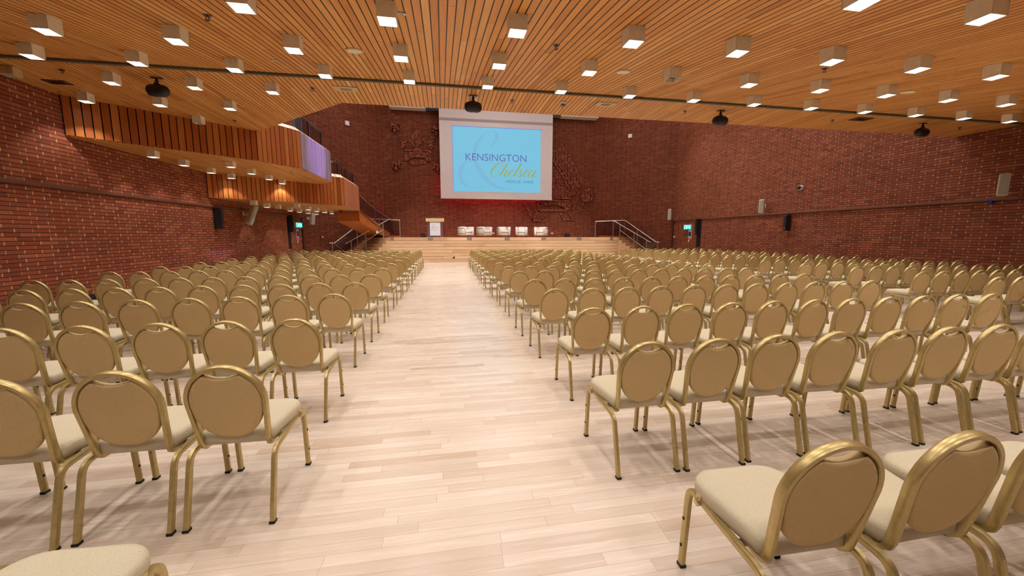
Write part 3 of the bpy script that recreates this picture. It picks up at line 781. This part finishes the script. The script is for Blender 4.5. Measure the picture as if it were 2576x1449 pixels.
# ------------------------------------------------------------------ armchairs
def armchair(label, x, y, rz):
    t = thing('armchair', label, 'armchair', (x, y, SZ), rz, 'white leather armchairs on the stage')
    W, D = .78, .72
    def cushion(nm, c, s, bev=.05): return MB().box(c, s, bev=bev).build(nm, 'leather_white', t, smooth=50)
    cushion('base_cushion', (0, 0, .19), (.46, .62, .17)); cushion('seat_cushion', (0, -.03, .355), (.46, .62, .17))
    cushion('backrest', (0, .27, .46), (.48, .18, .40))
    for s in (-1, 1): cushion('arm', (s*.305, 0, .375), (.15, .70, .54))
    for s in (-1, 1):
        m = MB(); x_ = s*.385
        m.tube([(x_-s*.04, -.355, 0), (x_-s*.04, -.355, .52), (x_, -.34, .55), (x_, .33, .55), (x_-s*.04, .35, .52), (x_-s*.04, .35, 0)], .012, 8)
        m.tube([(x_, -.34, .22), (x_, .34, .22)], .009, 6); m.build('tube_frame', 'chrome', t, smooth=40)
    m = MB(); m.tube([(-.35, -.355, .10), (.35, -.355, .10)], .010, 6); m.tube([(-.23, -.37, .265), (.23, -.37, .265)], .008, 6); m.tube([(-.35, .35, .36), (.35, .35, .36)], .010, 6); m.build('cross_bars', 'chrome', t, smooth=40)
    return t
for j, (x, y, a, w) in enumerate(((1.38, 24.1, 34, 'beside the lectern, turned to the right'), (2.52, 24.1, 28, 'second from the lectern, turned to the right'), (3.73, 24.15, 6, 'in the middle of five, facing the seats'), (4.88, 24.15, -14, 'second from the far end, turned slightly left'), (6.13, 24.1, -30, 'farthest from the lectern, turned to the left'))):
    armchair('white leather tubular armchair %s' % w, x, y, math.radians(a))
for x, lab in ((-1.24, 'small black stage monitor on the floor left of the lectern'), (8.24, 'small black stage monitor on the floor right of the armchairs')):
    t = thing('stage_monitor', lab, 'speaker', (x, 25.2, SZ)); MB().box((0, 0, .13), (.30, .24, .26), bev=.015).build('cabinet', 'speaker_black', t); MB().box((0, -.125, .13), (.26, .01, .22)).build('grille', 'pod_black', t)
for x, lab in ((7.32, 'white socket on the stage wall right of the armchairs'), (3.26, 'small pale socket on the stage wall behind the armchairs')):
    m = MB(); m.box((0, -.012, 0), (.16, .024, .09), bev=.008); m.m = 1; m.box((-.035, -.027, 0), (.04, .006, .04)); m.box((.035, -.027, 0), (.04, .006, .04))
    tag(m.build('wall_socket', ['white_paint', 'grille_grey'], None, (x, YC, 1.69)), lab, 'socket')

# ------------------------------------------------------------------ brick reliefs on the stage wall
def inside(p, poly):
    x, z = p; c = False
    for i in range(len(poly)):
        (x0, z0), (x1, z1) = poly[i-1], poly[i]
        if (z0 > z) != (z1 > z) and x < (x1-x0)*(z-z0)/(z1-z0)+x0: c = not c
    return c
def relief_mesh(m, polys, depth=.10, cell=.105, checker=True):
    for poly in polys:
        xs = [p[0] for p in poly]; zs = [p[1] for p in poly]
        r0, r1 = int(min(zs)/.075), int(max(zs)/.075)+1
        for r in range(r0, r1+1):
            zc = r*.075+.0375; off = cell/2 if r % 2 else 0
            k = int(min(xs)/cell)-2
            while k*cell < max(xs)+cell:
                xc = k*cell+off
                if inside((xc, zc), poly):
                    edge = not all(inside((xc+dx, zc+dz), poly) for dx, dz in ((-cell, 0), (cell, 0), (0, .09), (0, -.09)))
                    d = depth*(1.25 if edge else (1.0 if (k+r) % 2 == 0 or not checker else .55))
                    m.t = random.random(); m.box((xc, YC-d/2, zc), (cell-.012, d, .063))
                k += 1
def ell(cx_, cz_, a, bb, n=18): return [(cx_+a*math.cos(2*PI*i/n), cz_+bb*math.sin(2*PI*i/n)) for i in range(n)]
tint_wood('relief_brick', [(0, lin(116, 56, 42)), (.5, lin(150, 76, 58)), (1, lin(184, 106, 80))], .75)
m = MB()
relief_mesh(m, [[(-1.47, 8.1), (-1.06, 7.52), (-1.34, 7.03), (-1.27, 6.82), (-1.64, 6.81), (-1.64, 6.99), (-1.97, 7.43)],
    [(-2.25, 6.82), (-.67, 6.86), (-.67, 6.18), (-.83, 6.17), (-1.04, 6.38), (-1.84, 6.38), (-2.09, 6.13), (-2.26, 6.15)],
    [(-2.52, 7.78), (-2.08, 7.32), (-2.3, 6.84), (-2.47, 7.3)], [(-.41, 7.80), (-.53, 7.01), (-.64, 6.88), (-.88, 7.34)]])
relief_mesh(m, [[(-2.06, 6.17), (-.83, 6.2), (-1.05, 5.97), (-1.83, 5.95)]], .05)
tag(m.build('crown_relief', 'relief_brick'), 'crown shape in projecting bricks on the stage wall left of the screen', 'brick relief')
for (x, z), w in (((-2.78, 8.16), 'upper left of the brick crown'), ((-2.76, 5.92), 'lower left of the brick crown'), ((-.26, 8.12), 'upper right of the brick crown'), ((-.26, 5.9), 'lower right of the brick crown')):
    m = MB()
    for dx, dz, a, bb in ((-.17, .1, .10, .15), (.17, .1, .10, .15), (0, .0, .09, .13), (-.2, -.13, .09, .08), (.2, -.13, .09, .08), (0, -.27, .08, .14)):
        relief_mesh(m, [ell(x+dx, z+dz, a, bb, 12)], .17, .09)
    tag(m.build('flower_relief', 'relief_brick'), 'small brick flower at the %s' % w, 'brick relief', 'brick flowers around the crown')
m = MB()
relief_mesh(m, [[(6.3, 7.2), (7.0, 7.6), (7.5, 7.15), (7.84, 7.53), (8.38, 6.82), (9.38, 5.11), (8.49, 3.95), (6.2, 3.95)]], .12)
relief_mesh(m, [[(6.2, 3.93), (8.49, 3.93), (8.5, 3.38), (8.28, 3.25), (7.9, 3.5), (7.29, 3.65), (6.7, 3.52), (6.33, 3.38), (6.2, 3.5)]], .14)
relief_mesh(m, [[(7.35, 6.35), (7.6, 6.4), (8.75, 4.75), (8.6, 4.5), (8.4, 4.6)]], .17)
for a in ([(5.29, 3.75), (5.40, 3.75), (5.98, 2.65), (5.95, 2.52)], [(5.68, 3.76), (5.76, 3.76), (6.28, 3.1), (6.22, 3.0)], [(6.33, 3.2), (6.4, 3.2), (5.98, 2.56), (5.9, 2.6)], [(6.78, 3.1), (6.86, 3.1), (6.6, 2.5), (6.52, 2.52)], [(5.95, 2.6), (6.58, 2.6), (6.56, 2.51), (5.95, 2.51)],
          [(7.8, 3.07), (7.9, 3.09), (8.2, 2.55), (8.1, 2.53)], [(8.28, 3.22), (8.36, 3.2), (8.84, 2.55), (8.76, 2.55)], [(8.11, 2.61), (8.79, 2.61), (8.79, 2.52), (8.11, 2.52)], [(9.05, 4.16), (9.13, 4.1), (8.56, 2.93), (8.49, 2.98)], [(9.49, 3.84), (9.56, 3.8), (8.84, 2.53), (8.77, 2.56)],
          [(6.33, 3.27), (8.37, 3.27), (8.37, 3.18), (6.33, 3.18)]):
    relief_mesh(m, [a], .08, .09, False)
relief_mesh(m, [ell(9.68, 4.22, .44, .42)], .13); relief_mesh(m, [[(9.5, 4.5), (9.84, 4.78), (9.95, 4.5)]], .11)
tag(m.build('mitre_relief', 'relief_brick'), 'mitre with ribbons in projecting bricks on the stage wall right of screen', 'brick relief')

# ------------------------------------------------------------------ wall fittings
def white_speaker(label, loc, rz, tilt, h=.62, w=.19, bracket=(0, .12, .05)):
    t = thing('wall_loudspeaker', label, 'loudspeaker', loc, rz, 'white wall loudspeakers')
    R = Matrix.Rotation(tilt, 3, 'Y')
    def rb(nm, c, s, mat, bev=.02):
        MB().box(R @ Vector(c), s, rot=R, bev=bev).build(nm, mat, t)
    rb('cabinet', (0, 0, 0), (w, .15, h), 'speaker_white'); rb('grille', (0, -.08, 0), (w-.05, .012, h-.06), 'grille_grey', .004)
    m = MB(); m.tube([(0, .08, .0), (0, .2, .0), (0, .34, .04)], .022, 8); m.box((0, .35, .04), (.1, .02, .14)); m.build('bracket', 'speaker_white', t)
    m = MB(); m.tube([(.02, .1, -.12), (.08, .22, -.16), (.05, .32, -.02)], .008, 6); m.build('cable', 'cable_grey', t)
    return t
# rz: front (-y local) turned into the hall; wall on the +y local side
white_speaker('white loudspeaker tilted steeply on the left wall, under the lower balcony', (XL+.36, 15.95, 2.30), math.radians(75), math.radians(30), .82)
white_speaker('white loudspeaker near the far left corner, beside the exit sign', (-6.72, 22.02, 2.40), math.radians(58), math.radians(8), .60)
white_speaker('white loudspeaker in the far right corner by the stage stair', (XR-.36, 22.0, 2.82), math.radians(-60), 0, .66)
white_speaker('white loudspeaker on the right wall above the ledge, mid hall', (XR-.36, 15.0, 2.80), math.radians(-62), 0, .58)
white_speaker('white loudspeaker on the right wall, closest to the camera', (XR-.36, 7.55, 2.78), math.radians(-62), 0, .54)
def black_speaker(label, loc, rz, h=.62):
    t = thing('column_loudspeaker', label, 'loudspeaker', loc, rz, 'black wall loudspeakers')
    b = MB(); b.loft([[(-.095, .13, -h/2), (.095, .13, -h/2), (.075, -.05, -h/2), (-.075, -.05, -h/2)], [(-.095, .13, h/2), (.095, .13, h/2), (.075, -.05, h/2), (-.075, -.05, h/2)]]); b.build('cabinet', 'speaker_black', t)
    MB().box((0, -.056, 0), (.13, .014, h-.05), bev=.006).build('grille', 'pod_black', t)
    MB().box((0, -.065, -h*.34), (.05, .004, .018)).build('badge', 'nickel', t)
    return t
black_speaker('tall black loudspeaker on the left wall under the lower balcony end', (XL+.16, 14.22, 2.08), math.radians(90), .66)
black_speaker('tall black loudspeaker over the dark slot on the left wall', (XL+.16, 20.3, 2.1), math.radians(90), .8)
black_speaker('tall black loudspeaker in the dark slot on the right wall', (XR-.14, 19.65, 2.02), math.radians(-90), .86)
black_speaker('tall black loudspeaker on the right wall below the ledge, mid hall', (XR-.16, 13.9, 2.05), math.radians(-90), .62)
for x, y, lab in ((XL, 20.3, 'narrow dark vertical slot in the left brick wall'), (XR, 19.6, 'narrow dark vertical slot in the right brick wall')):
    s = 1 if x < 0 else -1
    t = thing('wall_slot', lab, 'wall slot', (x+s*.006, y, 0)); MB().box((0, 0, 1.68), (.012, .30, 1.55)).build('recess', 'void_dark', t); MB().box((0, .18, 1.68), (.03, .05, 1.55)).build('reveal', 'rail_brown', t)
def exit_sign(label, loc, rz):
    t = thing('exit_sign', label, 'exit sign', loc, rz, 'green exit signs')
    MB().box((0, 0, 0), (.52, .10, .27), bev=.01).build('case', 'white_paint', t)
    p = MB().box((0, -.053, 0), (.48, .008, .22)).build('panel', 'exit_green', t)
    m = MB(); y = -.058
    m.lathe((-.02, y, .065), [(.022, 0), (.022, .003)], 10, (0, -1, 0))
    def bar(a, c, w):
        d = Vector((c[0]-a[0], 0, c[1]-a[1])).normalized(); n = Vector((-d.z, 0, d.x))*w/2; A, C = Vector((a[0], y-.002, a[1])), Vector((c[0], y-.002, c[1])); m.quad(A-n, C-n, C+n, A+n)
    bar((-.03, .04), (-.06, -.02), .04); bar((-.06, -.02), (-.02, -.05), .025); bar((-.02, -.05), (-.03, -.09), .02); bar((-.06, -.02), (-.11, -.07), .025); bar((-.03, .03), (.02, .0), .018); bar((-.04, .03), (-.09, .01), .018)
    bar((.06, 0), (.19, 0), .03); bar((.19, 0), (.13, .06), .03); bar((.19, 0), (.13, -.06), .03); bar((-.22, -.09), (-.22, .09), .012); bar((-.14, .09), (-.22, .09), .012)
    m.build('pictogram', 'exit_white', p)
exit_sign('lit green exit sign on the left wall past the balconies', (XL+.10, 21.3, 2.06), math.radians(90-14))
exit_sign('lit green exit sign on the right wall beside the dark slot', (XR-.10, 20.5, 2.02), math.radians(-90+14))
def notice(label, loc, rz):
    t = thing('fire_notice', label, 'notice', loc, rz, 'white and blue wall notices')
    bd = MB().box((0, -.006, 0), (.30, .012, .56)).build('board', 'white_paint', t)
    MB().box((0, -.014, .02), (.24, .004, .26)).build('blue_panel', 'blue_print', bd); MB().box((0, -.014, -.22), (.28, .004, .10)).build('red_band', 'dim_red', bd)
    m = MB(); m.box((-.08, -.012, -.37), (.09, .024, .13), bev=.008); m.build('call_unit', 'white_paint', t)
notice('white and blue notice under the exit sign on the left wall', (XL, 21.42, 1.60), math.radians(90))
notice('white and blue notice under the exit sign on the right wall', (XR, 20.42, 1.60), math.radians(-90))
for x, y, rz, mat, lab in ((XL+.75, YS+.75, 45, 'red_paint', 'red fire alarm call point in the far left corner'), (XR, 21.9, -90, 'salmon', 'salmon coloured call point on the right wall by the corner')):
    t = thing('call_point', lab, 'alarm', (x, y, 1.45), math.radians(rz)); MB().box((0, -.03, 0), (.15, .06, .15), bev=.012).build('case', mat, t); MB().box((0, -.063, 0), (.09, .008, .06)).build('window', 'white_paint', t)
t = thing('call_point', 'tiny red sounder beside the corner pipe, far right corner', 'alarm', (13.62, YS+.46, 1.45), math.radians(-45)); MB().lathe((0, 0, 0), [(.05, 0), (.05, .04), (.03, .06)], 12, (0, -1, 0)).build('case', 'red_paint', t)
for x, y, h, lab in ((XR-.06, 22.08, 2.46, 'dark vertical cable pipe in the far right wall corner'), (XL+.05, 22.04, 2.46, 'dark vertical cable pipe in the far left wall corner')):
    tag(MB().tube([(x, y, 0), (x, y, h)], .035, 8).build('cable_pipe', 'rail_brown'), lab, 'pipe')
def extinguisher(label, loc, mat, h):
    t = thing('fire_extinguisher', label, 'fire extinguisher', loc)
    MB().lathe((0, 0, 0), [(.075, 0), (.08, .02), (.08, h*.72), (.06, h*.82), (.022, h*.88), (.022, h*.92)], 14).build('cylinder', mat, t, smooth=40)
    MB().box((0, -.03, h*.96), (.04, .12, .04)).build('handle', 'speaker_black', t)
    MB().tube([(.02, -.05, h*.94), (.10, -.06, h*.8), (.10, -.05, h*.3)], .013, 6).build('hose', 'speaker_black', t)
extinguisher('red fire extinguisher standing in the far right corner', (13.62, 22.0, .32), 'red_paint', .55)
extinguisher('white banded extinguisher standing beside the red one, far right corner', (13.80, 21.85, .26), 'white_paint', .52)
b = MB(); b.box((13.70, 21.98, .15), (.5, .3, .3)); b.build('extinguisher_plinth', 'rail_brown'); tag(bpy.data.objects['extinguisher_plinth'], 'low dark plinth under the extinguishers in the far right corner', 'plinth')
t = thing('dome_camera', 'white dome security camera on the right wall', 'camera', (XR, 13.5, 3.42), math.radians(-90))
MB().lathe((0, 0, 0), [(.10, 0), (.10, .05), (.085, .09)], 16, (0, -1, 0)).build('base', 'white_paint', t, smooth=40); MB().lathe((0, -.09, 0), [(.075, 0), (.06, .05), (.03, .075), (.001, .08)], 16, (0, -1, 0)).build('lens_dome', 'camera_lens', t, smooth=40)
MB().tube([(-.02, -.01, .1), (-.14, -.015, .22), (-.24, -.012, .20), (-.25, -.012, .05)], .008, 6).build('cable', 'void_dark', t)
t = thing('blue_outlet', 'small blue outlet below the white loudspeaker on the right wall', 'outlet', (XR, 7.9, 2.40), math.radians(-90)); MB().lathe((0, 0, 0), [(.05, 0), (.05, .05), (.035, .08)], 12, (0, -1, 0)).build('body', 'blue_plastic', t)
for x, y, rz, z, lab in ((-5.23, 24.12, 45, 7.82, 'square white box high on the canted wall left of the crown'), (11.98, 24.12, -45, 7.86, 'square white box high on the canted wall right of the screen')):
    t = thing('wall_box', lab, 'wall box', (x, y, z), math.radians(rz)); MB().box((0, -.04, 0), (.24, .08, .24), bev=.01).build('case', 'white_paint', t); MB().box((0, -.083, 0), (.19, .008, .19)).build('cover', 'banner_white', t)
t = thing('floor_vent', 'small black vent at the foot of the left wall', 'vent', (XL, 9.45, .18), math.radians(90)); MB().box((0, -.03, 0), (.34, .06, .26), bev=.01).build('frame', 'void_dark', t)
for k in range(4): MB().box((0, -.064, -.09+.06*k), (.28, .008, .02)).build('slat', 'speaker_black', t)
t = thing('junction_box', 'pale grey box under the ceiling in the left wall corner', 'box', (-6.88, 8.02, CZ)); MB().box((0, 0, -.07), (.2, .16, .14), bev=.01).build('case', 'plate_beige', t); MB().box((0, 0, -.143), (.15, .11, .008)).build('cover', 'grille_grey', t)
t = thing('key_switch', 'small cyan lit switch on the orange staircase side', 'switch', (-3.58, 22.35, 1.72), math.radians(78)); MB().box((0, 0, 0), (.16, .05, .16), bev=.01).build('case', 'white_paint', t); MB().lathe((0, -.026, 0), [(.06, 0), (.06, .01)], 12, (0, -1, 0)).build('button', 'exit_green', t)

# ------------------------------------------------------------------ ceiling fittings
for j, (x, y) in enumerate(((-4.84, 8.09), (.64, 8.0), (6.06, 7.97), (11.6, 7.97))):
    t = thing('pendant_loudspeaker', 'black rounded loudspeaker hung from the ceiling, %s from left' % ordinal(j+1), 'loudspeaker', (x, y, CZ), 0, 'black hung loudspeakers')
    MB().box((0, 0, -.008), (.17, .06, .016)).build('mounting_plate', 'dark_steel', t)
    m = MB(); m.tube([(0, 0, 0), (0, 0, -.11)], .018, 8); m.lathe((0, 0, -.06), [(.02, -.02), (.03, 0), (.02, .02)], 10); m.lathe((0, 0, -.115), [(.05, -.02), (.05, .01), (.03, .02)], 12); m.build('stem', 'pod_black', t)
    rings = []
    for i in range(13):
        a = -PI/2+PI*i/12; xx = .168*math.sin(a); r = .108*max(math.cos(a), 0.02)**.55*(1-.10*math.exp(-(xx/.05)**2))
        rings.append([(xx, r*math.cos(q)*.95, -.215+r*math.sin(q)) for q in (2*PI*w/18 for w in range(18))])
    MB().loft(rings).build('body', 'pod_black', t, smooth=60)
    MB().tube([(-.02, 0, -.05), (-.05, 0, -.08), (-.055, 0, -.13)], .004, 5).build('cable', 'pod_black', t)
for j, (x, y) in enumerate(((-1.1, 5.75), (2.7, 5.75), (7.77, 5.62))):
    t = thing('ceiling_speaker', ['round pale flush ceiling speaker above the left of the centre aisle', 'round pale flush ceiling speaker above the right of the centre aisle', 'round pale flush ceiling speaker near the right side box lights'][j], 'ceiling speaker', (x, y, ceil_z(y)))
    t.rotation_euler = (math.atan(SL), 0, 0)
    MB().lathe((0, 0, 0), [(.115, 0), (.115, -.010), (.10, -.014)], 24).build('rim', 'plate_beige', t, smooth=30); MB().lathe((0, 0, -.012), [(.098, 0), (.096, -.006), (.001, -.008)], 24).build('grille', 'lamp_housing', t, smooth=30)
for j, (x, y, mat, lab) in enumerate(((-1.72, 8.06, 'plate_beige', 'beige rectangular cover plate in the ceiling left of the centre'), (3.4, 8.02, 'plate_beige', 'beige rectangular cover plate in the ceiling right of the centre'), (9.75, 7.95, 'rail_brown', 'brown grille set flush in the ceiling towards the right'), (-6.72, 8.62, 'rail_brown', 'brown grille set flush in the ceiling at the left wall'))):
    t = thing('ceiling_panel', lab, 'ceiling panel', (x, y, CZ)); MB().box((0, 0, -.006), (.42, .24, .012) if j < 3 else (.34, .2, .012)).build('plate', mat, t)
    m = MB()
    for k in range(5): m.box((0, -.05+.025*k, -.014), (.2, .008, .004))
    m.build('slots', 'grille_grey' if j < 2 else 'void_dark', t)
t = thing('smoke_detector', 'round white smoke detector on the ceiling near the screen', 'smoke detector', (2.49, 8.06, CZ)); MB().lathe((0, 0, 0), [(.075, 0), (.075, -.02), (.06, -.04)], 20).build('base', 'white_paint', t, smooth=30); MB().lathe((0, 0, -.04), [(.045, 0), (.05, -.02), (.03, -.035)], 16).build('sensor', 'dark_steel', t, smooth=30)
SPR = [(-2.38, 4.87), (1.4, 4.84), (5.23, 4.83), (8.9, 4.85), (-6.15, 8.0), (-2.33, 8.13), (1.44, 8.13), (5.3, 8.13), (9.17, 8.14), (12.99, 8.12), (-4.83, 10.64)]
for j, (x, y) in enumerate(SPR):
    if j == 3: continue
    lab = 'small dark ceiling sprinkler, %s from left, second row from camera' % ordinal(j+1) if j < 3 else ('small dark ceiling sprinkler, %s from left, past the grey track' % ordinal(j-3) if j < 10 else 'small dark ceiling sprinkler above the upper balcony corner')
    t = thing('sprinkler', lab, 'sprinkler', (x, y, ceil_z(y)), 0, 'ceiling sprinklers')
    MB().lathe((0, 0, 0), [(.04, .004), (.04, -.006), (.015, -.01)], 14).build('escutcheon', 'dark_steel', t)
    m = MB(); m.tube([(0, 0, 0), (0, 0, -.02)], .012, 8); m.tube([(-.015, 0, -.02), (-.015, 0, -.05)], .004, 5); m.tube([(.015, 0, -.02), (.015, 0, -.05)], .004, 5); m.build('frame_arms', 'dark_steel', t)
    MB().lathe((0, 0, -.05), [(.022, 0), (.022, -.004)], 12).build('deflector', 'dark_steel', t)
for x, y, lab in ((-2.38, 6.58, 'tiny white sensor strip on the ceiling left of the round speaker'), (-.36, 4.3, 'tiny pale bracket on the ceiling beside a box light')):
    t = thing('ceiling_sensor', lab, 'sensor', (x, y, ceil_z(y))); t.rotation_euler = (math.atan(SL), 0, 0); MB().box((0, 0, -.008), (.10, .04, .016), bev=.004).build('case', 'white_paint', t); MB().box((0, 0, -.018), (.04, .012, .004)).build('lens', 'grille_grey', t)
t = thing('smoke_detector', 'round detector under the upper balcony near its outer corner', 'smoke detector', (-4.55, 13.3, 3.488)); MB().lathe((0, 0, 0), [(.075, 0), (.075, -.02), (.05, -.045)], 18).build('base', 'plate_beige', t, smooth=30)
MB().lathe((0, 0, -.045), [(.04, 0), (.03, -.015)], 14).build('sensor', 'dark_steel', t)

# ------------------------------------------------------------------ light of the tall hall
for x in (-3.5, 3.4, 10.3):
    for y, e in ((11.5, 110), (16.5, 110), (21.0, 110)):
        lamp(None, (x, y, HALL-.15), e, 'AREA', (1, .93, .86), sx=2.6, sy=2.6)
for x in (-4.6, -.6, 3.4, 7.4, 11.4):
    for y in (13.6, 17.2, 21.0): lamp(None, (x, y, HALL-.3), 700 if y < 20 else 1150, size=76, blend=.7, radius=.25, rot=(math.radians(-17), 0, 0))
# added unseen lamps: red wash below the screen, violet wash on the balcony end
def aim(o, tgt): o.rotation_euler = (Vector(tgt)-Vector(o.location)).to_track_quat('-Z', 'Y').to_euler()
for x in (1.2, 3.3, 5.4): lamp(None, (x, 25.42, 5.3), 50, 'AREA', (1, .05, .17), sx=1.6, sy=.1)
for x in (-1.0, 3.4, 7.8):
    o = lamp(None, (x, 11.5, HALL-.3), 4500, size=26, blend=.8, radius=.2); aim(o, (x, 23.6, 1.2))  # unseen spots added to brighten the stage front and armchairs
o = lamp(None, (4.5, 13.4, 9.8), 5500, 'SPOT', (.40, .36, 1), 12, .7, .05); aim(o, (-4.05, 14.1, 4.25))

w = bpy.data.worlds.new('world'); SC.world = w; w.use_nodes = True
w.node_tree.nodes['Background'].inputs[0].default_value = (1, .9, .8, 1); w.node_tree.nodes['Background'].inputs[1].default_value = .05
SC.view_settings.view_transform = 'Standard'; SC.view_settings.look = 'None'; SC.view_settings.exposure = 0.0
SC.cycles.use_adaptive_sampling = True; SC.cycles.adaptive_threshold = .1; SC.cycles.adaptive_min_samples = 8; SC.cycles.max_bounces = 5; SC.cycles.diffuse_bounces = 3; SC.cycles.glossy_bounces = 2; SC.cycles.transparent_max_bounces = 8; SC.cycles.caustics_reflective = False; SC.cycles.caustics_refractive = False
SC.cycles.sample_clamp_indirect = 4.0
